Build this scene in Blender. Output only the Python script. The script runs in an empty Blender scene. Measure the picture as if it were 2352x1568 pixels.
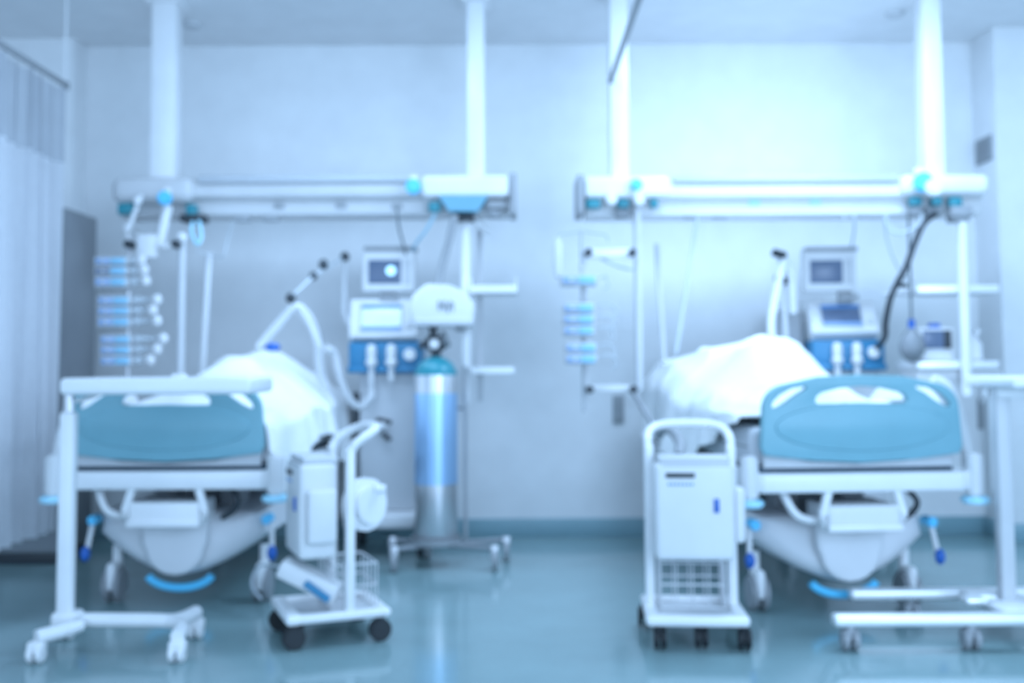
import bpy, bmesh, math, random
from mathutils import Vector, Matrix, noise
random.seed(7)
C = bpy.context.scene.collection
SC = bpy.context.scene

# ------------------------------------------------------------------ camera
F = 2400.0                                   # focal length in pixels of the 2352 x 1568 frame
CAM = Vector((0, 0, 1.02))
PITCH, ROLL = math.atan(140 / F), math.radians(0.3)
fw = Vector((0, math.cos(PITCH), math.sin(PITCH)))
up0 = Vector((0, -math.sin(PITCH), math.cos(PITCH)))
rt0 = Vector((1, 0, 0))
RT = rt0 * math.cos(ROLL) - up0 * math.sin(ROLL)
UP = up0 * math.cos(ROLL) + rt0 * math.sin(ROLL)
cd = bpy.data.cameras.new('camera')
cam = bpy.data.objects.new('camera', cd); C.objects.link(cam)
m = Matrix((RT, UP, -fw)).transposed().to_4x4(); m.translation = CAM
cam.matrix_world = m
cd.sensor_width = 36; cd.lens = 36 * F / 2352
cd.shift_y = -84 / 2352
cd.clip_start = 0.05
cd.dof.use_dof = True                        # the photograph is focused on something close to the lens
cd.dof.focus_distance = 1.5
cd.dof.aperture_fstop = 2.5
SC.camera = cam

def at(px, py, Y):
    """the point of the place seen at a photo pixel, at distance Y into the room"""
    d = RT * ((px - 1176) / F) + UP * ((700 - py) / F) + fw
    return CAM + d * (Y / d.y)

# ------------------------------------------------------------------ view, world, light
SC.view_settings.view_transform = 'Standard'
SC.view_settings.look = 'None'
SC.view_settings.gamma = 1
SC.view_settings.use_curve_mapping = False
SC.view_settings.exposure = 0.07
TINT = (0.48, 0.695, 1.0)                     # the cool colour of all the light in the ward
w = bpy.data.worlds.new('world'); SC.world = w; w.use_nodes = True
w.node_tree.nodes['Background'].inputs[0].default_value = (*TINT, 1)
w.node_tree.nodes['Background'].inputs[1].default_value = 2.6

def area(name, loc, target, sx, sy, watts, col=TINT):
    l = bpy.data.lights.new(name, 'AREA'); l.shape = 'RECTANGLE'; l.size = sx; l.size_y = sy
    l.energy = watts; l.color = col
    o = bpy.data.objects.new(name, l); C.objects.link(o); o.location = loc
    o.rotation_euler = (Vector(target) - Vector(loc)).to_track_quat('-Z', 'Y').to_euler()
    return o
area('unseen_window_light', (2.4, -0.6, 1.9), (2.5, 6.0, 1.2), 2.4, 2.0, 85)
area('unseen_window_light', (-4.1, 4.5, 1.3), (-2.0, 4.7, .9), 1.6, 1.4, 12)  # lamp added beyond the curtain to brighten its cloth and the pier
area('ceiling_fill_light', (1.5, 4.5, 2.96), (1.5, 4.7, 0), 1.2, 0.6, 55)  # two unseen ceiling lights, added to make the walls brighter
area('ceiling_fill_light', (-0.7, 4.3, 2.96), (-0.7, 4.5, 0), 1.2, 0.6, 26)
# indirect lamps in the troughs on top of the two supply rails, shining up the wall
area('rail_uplight', (1.45, 5.60, 1.99), (1.45, 6.35, 2.7), 1.1, 0.08, 11)
# unseen lamps added under the rails to brighten the blankets
area('added_blanket_light', (1.2, 5.30, 1.74), (1.22, 5.0, 1.0), .9, .08, 4)
area('added_blanket_light', (-1.0, 5.38, 1.74), (-1.12, 5.0, 1.0), .9, .08, 5)
area('rail_uplight', (-1.1, 5.68, 1.99), (-1.1, 6.35, 2.7), 1.1, 0.08, 3)

# ------------------------------------------------------------------ materials
def mat(name, col, rough=0.5, metal=0.0, emit=None, estr=1.0, alpha=1.0, trans=0.0, mottled=0.03, scale=6.0, bump=0.0):
    M = bpy.data.materials.new(name); M.use_nodes = True
    nt = M.node_tree; b = nt.nodes['Principled BSDF']
    tc = nt.nodes.new('ShaderNodeTexCoord'); nz = nt.nodes.new('ShaderNodeTexNoise')
    nz.inputs['Scale'].default_value = scale; nz.inputs['Detail'].default_value = 3
    nt.links.new(tc.outputs['Object'], nz.inputs['Vector'])
    rp = nt.nodes.new('ShaderNodeValToRGB')
    rp.color_ramp.elements[0].position = 0.3; rp.color_ramp.elements[1].position = 0.7
    rp.color_ramp.elements[0].color = (*[c * (1 - mottled) for c in col], 1)
    rp.color_ramp.elements[1].color = (*[min(1, c * (1 + mottled)) for c in col], 1)
    nt.links.new(nz.outputs['Fac'], rp.inputs['Fac'])
    nt.links.new(rp.outputs['Color'], b.inputs['Base Color'])
    b.inputs['Roughness'].default_value = rough; b.inputs['Metallic'].default_value = metal
    b.inputs['Alpha'].default_value = alpha
    b.inputs['Transmission Weight'].default_value = trans
    if emit:
        b.inputs['Emission Color'].default_value = (*emit, 1); b.inputs['Emission Strength'].default_value = estr
    if bump:
        bp = nt.nodes.new('ShaderNodeBump'); bp.inputs['Strength'].default_value = bump
        nt.links.new(nz.outputs['Fac'], bp.inputs['Height']); nt.links.new(bp.outputs['Normal'], b.inputs['Normal'])
    return M
M_wall = mat('wall_paint', (.80, .82, .83), .7)
M_ceil = mat('ceiling_paint', (.80, .81, .82), .8)
M_floor = mat('floor_vinyl', (.235, .355, .365), .12, mottled=.06, scale=3)
M_base = mat('baseboard_vinyl', (.24, .40, .45), .35)
M_white = mat('white_enamel', (.84, .85, .86), .3)
M_plastic = mat('white_plastic', (.74, .75, .76), .4)
M_polish = mat('polished_metal', (.92, .93, .94), .38, metal=.55)
M_grey = mat('light_grey_plastic', (.58, .60, .62), .4)
M_mid = mat('mid_grey_plastic', (.33, .35, .37), .45)
M_cab = mat('grey_cabinet', (.26, .28, .30), .5)
M_steel = mat('brushed_steel', (.62, .63, .65), .3, metal=.85)
M_dark = mat('dark_plastic', (.030, .040, .050), .45)
M_rubber = mat('black_rubber', (.02, .025, .03), .6)
M_navy = mat('navy_deck', (.02, .06, .10), .6)
M_blue = mat('blue_footboard', (.20, .43, .50), .4)
M_vblue = mat('ventilator_blue', (.035, .22, .40), .35)
M_cyan = mat('cyan_plastic', (.12, .62, .95), .35)
M_pale = mat('pale_blue_plastic', (.45, .80, .95), .35)
M_teal = mat('teal_enamel', (.03, .26, .32), .3)
M_pedal = mat('blue_pedal', (.02, .13, .50), .4)
M_sleeve = mat('blue_cylinder_paint', (.38, .60, .86), .28, metal=.6)
M_alu = mat('cylinder_aluminium', (.66, .67, .69), .28, metal=.75)
M_sheet = mat('white_blanket', (.90, .91, .91), .85, scale=40, bump=.08)
M_matt = mat('grey_mattress', (.60, .62, .65), .7)
M_cover = mat('bed_base_grey', (.74, .75, .77), .4)
M_curt = mat('curtain_cloth', (.90, .91, .93), .85, scale=30, bump=.05)
def translucent(M, k):
    nt = M.node_tree; out = nt.nodes['Material Output']; b = nt.nodes['Principled BSDF']
    tr = nt.nodes.new('ShaderNodeBsdfTranslucent'); mx = nt.nodes.new('ShaderNodeMixShader'); mx.inputs[0].default_value = k
    tr.inputs[0].default_value = (.9, .91, .93, 1)
    nt.links.new(b.outputs[0], mx.inputs[1]); nt.links.new(tr.outputs[0], mx.inputs[2]); nt.links.new(mx.outputs[0], out.inputs[0])
translucent(M_curt, .55)
M_mesh = mat('curtain_net', (.66, .69, .73), .85, alpha=.85)
M_hose = mat('clear_hose', (.78, .80, .82), .35, alpha=.75)
M_line = mat('pale_tubing', (.60, .66, .70), .4, alpha=.8)
M_cable = mat('grey_cable', (.14, .17, .19), .5)
M_screen = mat('dark_screen', (.07, .10, .16), .25, emit=(.10, .19, .40), estr=.35, mottled=.2, scale=9)
M_bright = mat('bright_screen', (.40, .50, .70), .25, emit=(.36, .52, .90), estr=.9, mottled=.15, scale=14)
M_bar = mat('screen_header', (.05, .16, .40), .25, emit=(.07, .24, .60), estr=.5)
M_glint = mat('screen_glint', (.4, .7, 1), .3, emit=(.42, .78, 1.0), estr=1.3)  # glowing colour standing in for a lamp's reflection on the screen
M_disp = mat('pump_display', (.24, .38, .62), .3, emit=(.14, .30, .60), estr=.10)
M_key = mat('pump_keypad', (.26, .56, .76), .4)
M_rail_shaded = mat('rail_enamel_shaded', (.60, .61, .62), .4)  # darker copy of the white rail, dimmer light put into its colour
M_trough = mat('lamp_trough_grey', (.52, .55, .58), .5)
M_vent = mat('vent_grey', (.30, .33, .35), .5)

# ------------------------------------------------------------------ mesh helpers
class MB:
    def __init__(s): s.bm = bmesh.new()
    def _tag(s, vs, mtx): bmesh.ops.transform(s.bm, matrix=mtx, verts=vs)
    def box(s, a, b, bev=0.004, seg=2, rot=None, piv=None):
        a, b = Vector(a), Vector(b)
        lo = Vector([min(p, q) for p, q in zip(a, b)]); hi = Vector([max(p, q) for p, q in zip(a, b)])
        t = bmesh.new(); bmesh.ops.create_cube(t, size=1)
        d = hi - lo
        bmesh.ops.transform(t, matrix=Matrix.Translation((lo + hi) / 2) @ Matrix.Diagonal((*d, 1)), verts=t.verts)
        bev = min(bev, min(d) * .45)
        if bev > 1e-5: bmesh.ops.bevel(t, geom=t.edges[:], offset=bev, segments=seg, affect='EDGES', profile=.5)
        if rot is not None:
            p = Vector(piv) if piv is not None else (lo + hi) / 2
            bmesh.ops.transform(t, matrix=Matrix.Translation(p) @ rot.to_4x4() @ Matrix.Translation(-p), verts=t.verts)
        s.merge(t); return s
    def merge(s, t):
        me = bpy.data.meshes.new('tmp'); t.to_mesh(me); t.free(); s.bm.from_mesh(me); bpy.data.meshes.remove(me)
    def rod(s, a, b, r, r2=None, n=16, bev=0):
        a, b = Vector(a), Vector(b); d = b - a
        t = bmesh.new()
        bmesh.ops.create_cone(t, cap_ends=True, segments=n, radius1=r, radius2=r if r2 is None else r2, depth=d.length)
        if bev: bmesh.ops.bevel(t, geom=[e for e in t.edges if len([f for f in e.link_faces if len(f.verts) > 4]) > 0], offset=bev, segments=2, affect='EDGES')
        q = Vector((0, 0, 1)).rotation_difference(d.normalized())
        bmesh.ops.transform(t, matrix=Matrix.Translation((a + b) / 2) @ q.to_matrix().to_4x4(), verts=t.verts)
        s.merge(t); return s
    def ball(s, c, r, sc=(1, 1, 1)):
        t = bmesh.new(); bmesh.ops.create_uvsphere(t, u_segments=20, v_segments=12, radius=r)
        bmesh.ops.transform(t, matrix=Matrix.Translation(c) @ Matrix.Diagonal((*sc, 1)), verts=t.verts)
        s.merge(t); return s
    def lathe(s, prof, c=(0, 0, 0), n=32, rot=None):
        t = bmesh.new(); rings = []
        for r, z in prof:
            rings.append([t.verts.new((r * math.cos(2 * math.pi * i / n), r * math.sin(2 * math.pi * i / n), z)) for i in range(n)])
        for p, q in zip(rings, rings[1:]):
            for i in range(n): t.faces.new((p[i], p[(i + 1) % n], q[(i + 1) % n], q[i]))
        t.faces.new(rings[0][::-1]); t.faces.new(rings[-1])
        if rot is not None: bmesh.ops.transform(t, matrix=rot.to_4x4(), verts=t.verts)
        bmesh.ops.translate(t, vec=Vector(c), verts=t.verts)
        s.merge(t); return s
    def tube(s, pts, r, n=10, smooth=4, ridge=0.0):
        P = [Vector(p) for p in pts]
        if smooth > 1 and len(P) > 2:
            Q = []
            for i in range(len(P) - 1):
                p0, p1, p2, p3 = P[max(i - 1, 0)], P[i], P[i + 1], P[min(i + 2, len(P) - 1)]
                for k in range(smooth):
                    t = k / smooth
                    Q.append(.5 * ((2 * p1) + (p2 - p0) * t + (2 * p0 - 5 * p1 + 4 * p2 - p3) * t * t + (3 * p1 - p0 - 3 * p2 + p3) * t ** 3))
            Q.append(P[-1]); P = Q
        t = bmesh.new(); rings = []; u = None
        for i, p in enumerate(P):
            d = (P[min(i + 1, len(P) - 1)] - P[max(i - 1, 0)]).normalized()
            if u is None: u = d.orthogonal().normalized()
            u = (u - d * u.dot(d)).normalized(); v = d.cross(u)
            rr = r * (1 + ridge * (i % 2))
            rings.append([t.verts.new(p + (u * math.cos(2 * math.pi * k / n) + v * math.sin(2 * math.pi * k / n)) * rr) for k in range(n)])
        for a, b in zip(rings, rings[1:]):
            for k in range(n): t.faces.new((a[k], a[(k + 1) % n], b[(k + 1) % n], b[k]))
        t.faces.new(rings[0][::-1]); t.faces.new(rings[-1])
        s.merge(t); return s
    def prism(s, outlines, depth, mtx=None, bev=.006):
        """flat outline(s) in XZ (later ones cut holes), extruded by depth about Y=0, edges rounded"""
        cu = bpy.data.curves.new('tmp', 'CURVE'); cu.dimensions = '2D'; cu.fill_mode = 'BOTH'
        cu.extrude = max(depth / 2 - bev, .0005); cu.bevel_depth = bev; cu.bevel_resolution = 2
        for ol in outlines:
            sp = cu.splines.new('POLY'); sp.points.add(len(ol) - 1); sp.use_cyclic_u = True
            for p, (x, z) in zip(sp.points, ol): p.co = (x, z, 0, 1)
        o = bpy.data.objects.new('tmp', cu); C.objects.link(o)
        dg = bpy.context.evaluated_depsgraph_get(); me = bpy.data.meshes.new_from_object(o.evaluated_get(dg))
        t = bmesh.new(); t.from_mesh(me)
        bpy.data.objects.remove(o); bpy.data.curves.remove(cu); bpy.data.meshes.remove(me)
        bmesh.ops.transform(t, matrix=Matrix.Rotation(math.pi / 2, 4, 'X'), verts=t.verts)
        if mtx is not None: bmesh.ops.transform(t, matrix=mtx, verts=t.verts)
        bmesh.ops.remove_doubles(t, verts=t.verts, dist=1e-5)
        bmesh.ops.recalc_face_normals(t, faces=t.faces)
        s.merge(t); return s
    def loft(s, loops, close=True):
        t = bmesh.new(); rings = [[t.verts.new(p) for p in lp] for lp in loops]; n = len(rings[0])
        for a, b in zip(rings, rings[1:]):
            for k in range(n): t.faces.new((a[k], a[(k + 1) % n], b[(k + 1) % n], b[k]))
        t.faces.new(rings[0][::-1]); t.faces.new(rings[-1])
        bmesh.ops.recalc_face_normals(t, faces=t.faces)
        s.merge(t); return s
    def xf(s, mtx): bmesh.ops.transform(s.bm, matrix=mtx, verts=s.bm.verts); return s

def wm(o):
    mtx = Matrix.Identity(4)
    while o is not None: mtx = o.matrix_basis @ mtx; o = o.parent
    return mtx
def obj(name, mb, material, parent=None, world=False, angle=35):
    bm = mb.bm if isinstance(mb, MB) else mb
    if world and parent is not None: bmesh.ops.transform(bm, matrix=wm(parent).inverted(), verts=bm.verts)
    me = bpy.data.meshes.new(name); bm.to_mesh(me); bm.free()
    me.materials.append(material)
    for p in me.polygons: p.use_smooth = True
    me.set_sharp_from_angle(angle=math.radians(angle))
    o = bpy.data.objects.new(name, me); C.objects.link(o)
    if parent is not None: o.parent = parent
    return o
def tag(o, label=None, cat=None, group=None, kind=None):
    if label: o['label'] = label
    if cat: o['category'] = cat
    if group: o['group'] = group
    if kind: o['kind'] = kind
    return o
def thing(name, label, cat, loc, rz=0, group=None):
    o = bpy.data.objects.new(name, None); C.objects.link(o)
    o.location = loc; o.rotation_euler = (0, 0, rz); o.empty_display_size = .05
    return tag(o, label, cat, group)
def struct(name, mb, material, label=None):
    return tag(obj(name, mb, material), label or None, None, None, 'structure')
def one(name, mb, material, label, cat, group=None):
    """a thing that is one mesh, with its origin at its lowest centre"""
    bm = mb.bm
    lo = Vector([min(v.co[i] for v in bm.verts) for i in range(3)]); hi = Vector([max(v.co[i] for v in bm.verts) for i in range(3)])
    c = Vector(((lo.x + hi.x) / 2, (lo.y + hi.y) / 2, lo.z))
    bmesh.ops.translate(bm, vec=-c, verts=bm.verts)
    o = obj(name, mb, material); o.location = c
    return tag(o, label, cat, group)
def pbox(mb, x0, x1, y0, y1, Y, depth, bev=.006, **k):
    """box whose front face is seen between photo columns x0..x1 and rows y0..y1 at distance Y"""
    c = at((x0 + x1) / 2, (y0 + y1) / 2, Y)
    wx, hz = (x1 - x0) * Y / F / 2, (y1 - y0) * Y / F / 2
    return mb.box((c.x - wx, Y, c.z - hz), (c.x + wx, Y + depth, c.z + hz), bev, **k)

# ------------------------------------------------------------------ the room
D, H = 6.35, 3.0
LX, PY = -2.62, 6.17          # left wall return and the pier face it ends in
RX, QY = 2.84, 6.05           # right wall and the bright pier face it ends in
struct('floor', MB().box((-4.2, -1.2, -.06), (4.2, 6.6, 0), 0), M_floor)
struct('ceiling', MB().box((-4.2, -1.2, H), (4.2, 6.6, H + .06), 0), M_ceil)
struct('wall_back', MB().box((-2.9, D, 0), (3.1, D + .15, H), 0), M_wall)
struct('wall_left', MB().box((-4.2, PY, 0), (LX, D + .15, H), .004), M_wall)
struct('wall_right', MB().box((RX, QY, 0), (4.2, D + .15, H), .004), M_wall)
struct('wall_left_side', MB().box((-4.3, -1.2, 0), (-4.2, 6.5, H), 0), M_wall)
struct('wall_right_side', MB().box((4.2, -1.2, 0), (4.3, 6.5, H), 0), M_wall)
struct('baseboard_back', MB().box((LX, D - .018, 0), (RX, D, .105), .003), M_base)
struct('baseboard_left', MB().box((-4.2, PY - .018, 0), (LX + .018, PY, .105), .003).box((LX, PY, 0), (LX + .018, D - .018, .105), .003), M_base)
struct('baseboard_right', MB().box((RX - .018, QY - .018, 0), (4.2, QY, .105), .003).box((RX - .018, QY, 0), (RX, D - .018, .105), .003), M_base)

# grey cabinet by the curtain
cab = thing('tall_cabinet', 'tall dark grey cabinet half hidden behind the white curtain', 'cabinet', (-2.66, 5.71, 0))
obj('body', MB().box((-.30, -.205, .06), (.30, .205, 1.87), .006), M_cab, cab)
obj('plinth', MB().box((-.28, -.19, 0), (.28, .19, .06), .002), M_dark, cab)
for sx in (-1, 1):
    dr = obj('door', MB().box((sx * .15 - .145, -.225, .07), (sx * .15 + .145, -.206, 1.86), .004), M_cab, cab)
    obj('handle', MB().rod((sx * .03, -.245, .9), (sx * .03, -.245, 1.05), .006).rod((sx * .03, -.245, .91), (sx * .03, -.22, .91), .005).rod((sx * .03, -.245, 1.04), (sx * .03, -.22, 1.04), .005), M_steel, dr)

# wall vent and two socket plates
vt = thing('wall_vent', 'grey two part vent high on the side wall near the ceiling rail', 'vent', (RX, 6.20, 2.22))
obj('frame', MB().box((-.014, -.10, 0), (0, .10, .15), .003), M_vent, vt)
for k in range(6): obj('slat', MB().box((-.022, -.085, .012 + k * .022), (-.012, .085, .024 + k * .022), .001), M_mid, vt)
def plate(px0, px1, py0, py1, label):
    c = at((px0 + px1) / 2, py1, D)
    t = thing('socket_plate', label, 'socket', (c.x, D, c.z))
    wd, h = (px1 - px0) * D / F, (py1 - py0) * D / F
    obj('plate', MB().box((-wd / 2, -.016, 0), (wd / 2, 0, h), .003), M_vent, t)
    for k in range(2): obj('outlet', MB().rod((0, -.020, h * (.27 + .46 * k)), (0, -.014, h * (.27 + .46 * k)), .018, bev=.002), M_mid, t)
plate(1408, 1432, 908, 972, 'narrow grey socket plate low on the wall below the hanging pump pole')
plate(2246, 2268, 915, 985, 'narrow grey socket plate on the wall behind the overbed table column')
def sensor(px, py, label):
    Y = 1.98 * F / (840 - py) ; c = at(px, py, Y)
    one('smoke_detector', MB().lathe([(.045, 2.975), (.05, 2.985), (.055, 3.0)], (c.x, c.y, 0)), M_grey, label, 'smoke detector', 'ceiling detectors')
sensor(440, 36, 'small round ceiling detector beside the widest ceiling column')
sensor(2056, 20, 'small round ceiling detector beside the ceiling column near the vent')

# curtains and rails
rail1 = thing('curtain_rail', 'grey curtain rail hung on a thin rod, carrying the white curtain', 'curtain rail', (-2.35, 4.7, 2.5))
obj('track', MB().box((-.012, -.9, 0), (.012, .74, .025), .003), M_mid, rail1)
obj('hanger_rod', MB().rod((0, .73, .02), (0, .73, .5), .006), M_white, rail1)
obj('end_stop', MB().box((-.016, .73, -.012), (.016, .755, .03), .003), M_mid, rail1)
cur = thing('privacy_curtain', 'white pleated privacy curtain hanging from a rail at the picture edge', 'curtain', (-2.35, 4.7, 0))
def curtain(z0, z1, n=120, k=10):
    b = bmesh.new(); rows = []
    for j in range(k + 1):
        z = z0 + (z1 - z0) * j / k; row = []
        for i in range(n + 1):
            y = -.72 + 1.44 * i / n
            am = .030 + .012 * (1 - z / 2.5)
            x = am * math.sin(i * .62 + .6 * math.sin(i * .13)) + .012 * math.sin(i * .21 + z)
            row.append(b.verts.new((x, y + .012 * math.sin(i * 1.24), z)))
        rows.append(row)
    for a, c in zip(rows, rows[1:]):
        for i in range(n): b.faces.new((a[i], a[i + 1], c[i + 1], c[i]))
    bmesh.ops.solidify(b, geom=b.faces[:], thickness=.003)
    t = MB(); t.bm = b; return t
obj('cloth', curtain(.20, 2.08), M_curt, cur, angle=80)
obj('net_header', curtain(2.08, 2.47, k=3), M_mesh, cur, angle=80)
for k in range(16): obj('hook', MB().tube([(0, -.68 + k * .09, 2.465), (.008, -.68 + k * .09, 2.485), (0, -.68 + k * .09, 2.499)], .003, n=6), M_grey, cur)
rail2 = thing('curtain_rail', 'bare grey curtain rail running to the ceiling column between the beds', 'curtain rail', (.525, 4.4, 2.5))
obj('track', MB().box((-.012, -1.2, 0), (.012, .99, .025), .003), M_mid, rail2)
obj('end_stop', MB().box((-.016, .985, -.006), (.016, 1.005, .03), .003), M_mid, rail2)
obj('hanger_rod', MB().rod((0, -.3, .02), (0, -.3, .5), .006), M_white, rail2)

# ------------------------------------------------------------------ medical supply rails hung from the ceiling
def pzx(px, py, Y, ref): return at(px, py, Y) - ref
def rail(Y, x0, x1, cols, name_label, mirror, lamp, sock, hang, cyl):
    mid = at((x0 + x1) / 2, 490, Y)
    t = thing('supply_rail', name_label, 'medical supply rail', mid)
    zt, zb = at((x0 + x1) / 2, 403, Y).z, at((x0 + x1) / 2, 492, Y).z
    xa, xb = at(x0, 450, Y).x, at(x1, 450, Y).x
    def prof(yf, zt, zb):
        h = zt - zb
        return [(yf + .24, zt), (yf + .07, zt), (yf + .02, zt - .12 * h), (yf, zt - .35 * h), (yf + .005, zt - .52 * h), (yf + .045, zt - .62 * h), (yf + .05, zb + .05 * h), (yf + .06, zb), (yf + .24, zb)]
    def body(xs, yf, zt, zb):
        return MB().loft([[(x, y, z) for y, z in prof(yf, zt, zb)] for x in xs])
    obj('body', body([xa + .02, xb - .02], Y, zt, zb), M_plastic if mirror else M_rail_shaded, t, True)
    # lamp trough along the top of the middle
    tr = MB(); pbox(tr, lamp[0], lamp[1], 401, 419, Y - .012, .05, .01); obj('lamp_trough', tr, M_trough, t, True)
    return t, zt, zb
def part(name, t, m_, *a, **k):
    mb = MB(); pbox(mb, *a, **k); return obj(name, mb, m_, t, True)
def columns(t, Y, specs, zt):
    for px, wpx, yb in specs:
        c = at(px, yb, Y + .05); hw = wpx * Y / F / 2
        obj('ceiling_column', MB().box((c.x - hw, Y + .03, zt - .03), (c.x + hw, Y + .03 + .13, H - .012), .012), M_white, t, True)
        obj('ceiling_plate', MB().box((c.x - hw - .03, Y, H - .014), (c.x + hw + .03, Y + .19, H), .004), M_white, t, True)
def socket(t, px, py, Y, wpx=24, hpx=12, m_=None): return part('socket', t, m_ or M_mid, px - wpx / 2, px + wpx / 2, py - hpx / 2, py + hpx / 2, Y + .035, .03, bev=.004)

YL, YR = 5.50, 5.42
TL, zt, zb = rail(YL, 258, 1178, None, 'long white supply rail on two ceiling columns above the bed near the curtain', False, (452, 948), None, None, None)
columns(TL, YL, [(373, 58, 400), (1093, 42, 400)], zt)
part('end_module', TL, M_rail_shaded, 250, 442, 402, 466, YL - .045, .26, bev=.055, seg=5)
part('end_module', TL, M_white, 966, 1172, 400, 452, YL - .05, .27, bev=.025, seg=4)
part('end_plate', TL, M_mid, 1171, 1186, 396, 490, YL - .055, .28, bev=.004)
for a in ((268, 306, 466, 492), (425, 450, 468, 500)): part('gas_outlet', TL, M_teal, *a, YL - .03, .06, bev=.012)
g = MB().loft([[(at(x, y, YL).x, Y_, at(x, y, YL).z) for x, y in ((1008, 452), (1122, 452), (1098, 488), (1032, 488))] for Y_ in (YL - .05, YL + .03)])
obj('gas_outlet', g, mat('rail_outlet_blue', (.17, .40, .52), .4), TL, True)
part('gas_outlet', TL, M_teal, 984, 1012, 462, 486, YL - .02, .04, bev=.008)
part('gas_outlet', TL, M_mid, 1116, 1166, 462, 478, YL - .02, .04, bev=.006)
part('gas_outlet', TL, M_cab, 1122, 1150, 480, 500, YL - .02, .05, bev=.012)
for px, py in ((641, 471), (783, 470), (912, 472)): socket(TL, px, py, YL)
for px, py in ((556, 502), (621, 501)): part('plug', TL, M_mid, px - 18, px + 18, py - 7, py + 7, YL + .06, .04, bev=.008)

TR, zt2, zb2 = rail(YR, 1338, 2270, None, 'long white supply rail above the bed whose whole blue footboard shows', True, (1545, 2068), None, None, None)
columns(TR, YR, [(1424, 44, 400), (2147, 46, 395)], zt2)
part('end_module', TR, M_white, 1342, 1540, 402, 454, YR - .05, .27, bev=.025, seg=4)
part('end_module', TR, M_white, 2072, 2278, 398, 448, YR - .05, .27, bev=.04, seg=4)
part('end_plate', TR, M_mid, 1326, 1342, 400, 490, YR - .055, .28, bev=.004)
for a in ((1346, 1380, 456, 478), (1418, 1446, 456, 478), (1494, 1512, 456, 476)): part('gas_outlet', TR, M_teal, *a, YR - .03, .05, bev=.01)
part('gas_outlet', TR, M_cab, 1414, 1448, 478, 500, YR - .035, .06, bev=.012)
for a in ((2092, 2120, 452, 472), (2142, 2166, 452, 472), (2182, 2212, 452, 474)): part('gas_outlet', TR, M_teal, *a, YR - .03, .05, bev=.01)
part('gas_outlet', TR, M_cab, 2094, 2122, 474, 496, YR - .035, .06, bev=.012)
part('gas_outlet', TR, M_cab, 2128, 2168, 474, 494, YR - .035, .06, bev=.012)
part('gas_outlet', TR, M_mid, 2184, 2236, 472, 498, YR - .035, .06, bev=.012)
for px, py in ((1733, 463), (1873, 461)): socket(TR, px, py, YR, 26, 13, M_pale)
for px, py in ((1588, 494), (1655, 494)): part('plug', TR, M_mid, px - 17, px + 17, py - 7, py + 7, YR + .06, .04, bev=.008)
for px, py in ((1940, 494), (1962, 494)): part('plug', TR, M_grey, px - 5, px + 5, py - 8, py + 8, YR + .06, .03, bev=.004)
for px in (1404, 1467):
    c = at(px, 460, YR - .05); obj('knob', MB().rod((c.x, YR - .09, c.z), (c.x, YR - .02, c.z), .028, bev=.008), M_white, TR, True)

# light-blue flow regulators plugged on the rails
def regulator(px, py, Y, r, label, cap=None):
    c = at(px, py, Y)
    t = thing('flow_regulator', label, 'regulator', (c.x, c.y, c.z - r))
    obj('dial', MB().rod((c.x, Y - .04, c.z), (c.x, Y + .008, c.z), r, bev=.012, n=28), M_cyan, t, True)
    obj('spindle', MB().rod((c.x, Y, c.z), (c.x, Y + .06, c.z), r * .5), M_white, t, True)
    obj('bracket', MB().box((c.x - r * .5, Y + .012, c.z), (c.x + r * .5, Y + .05, c.z + r * 1.7), .008), M_white, t, True)
    if cap:
        d = at(*cap, Y - .03); obj('gauge', MB().rod((d.x, Y - .07, d.z), (d.x, Y - .02, d.z), .045, bev=.01, n=28), M_white, t, True)
regulator(381, 456, YL - .10, .036, 'cyan regulator dial below the widest ceiling column')
regulator(950, 430, YL - .08, .040, 'pale cyan regulator dial at the end of the shaded lamp trough')
regulator(1461, 426, YR - .10, .030, 'small cyan regulator dial by the column where the curtain rail ends')
regulator(2118, 420, YR - .10, .050, 'big cyan regulator with round white gauge beside the column near the vent', (2142, 432))

# ------------------------------------------------------------------ shelf poles hanging under the rails
def shelf(t, x0, x1, py, Y, th=14, depth=.30, lip=True, edge=None):
    a, b = at(x0, py, Y), at(x1, py, Y); h = th * Y / F / 2
    mb = MB().box((a.x, Y, a.z - h), (b.x, Y + depth, a.z + h), .006)
    s = obj('shelf', mb, M_white, t, True)
    if edge: obj('front_edge', MB().box((a.x + .004, Y - .006, a.z - h + .002), (b.x - .004, Y + .004, a.z + h - .002), .004), edge, s, True)
    if lip:
        for x in (b.x - .01, a.x): obj('side_lip', MB().box((x, Y + .03, a.z + h), (x + .01, Y + depth - .02, a.z + h + .045), .003), M_white, s, True)
    return s
c = at(1074, 925, 5.56)
tp = thing('shelf_pole', 'white pole with two thin white shelves hanging behind the oxygen cylinder', 'shelf pole', c)
p0, p1 = at(1074, 494, 5.56), at(1070, 928, 5.56)
obj('pole', MB().box((p1.x - .024, 5.54, p1.z), (p1.x + .024, 5.58, p0.z), .01), M_white, tp, True)
part('mount', tp, M_dark, 1040, 1088, 489, 506, 5.50, .10, bev=.008)
q0, q1 = at(1103, 520, 5.75), at(1103, 922, 5.75)
obj('rear_pole', MB().box((q1.x - .014, 5.74, q1.z), (q1.x + .014, 5.768, q0.z), .005), M_grey, tp, True)
obj('swivel_arm', MB().rod(at(1088, 505, 5.56), at(1128, 540, 5.66), .020, bev=.006).rod(at(1128, 540, 5.66), q0, .012), M_white, tp, True)
shelf(tp, 1078, 1188, 664, 5.50, 18, .28); shelf(tp, 1078, 1182, 851, 5.50, 16, .26, False)

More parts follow.
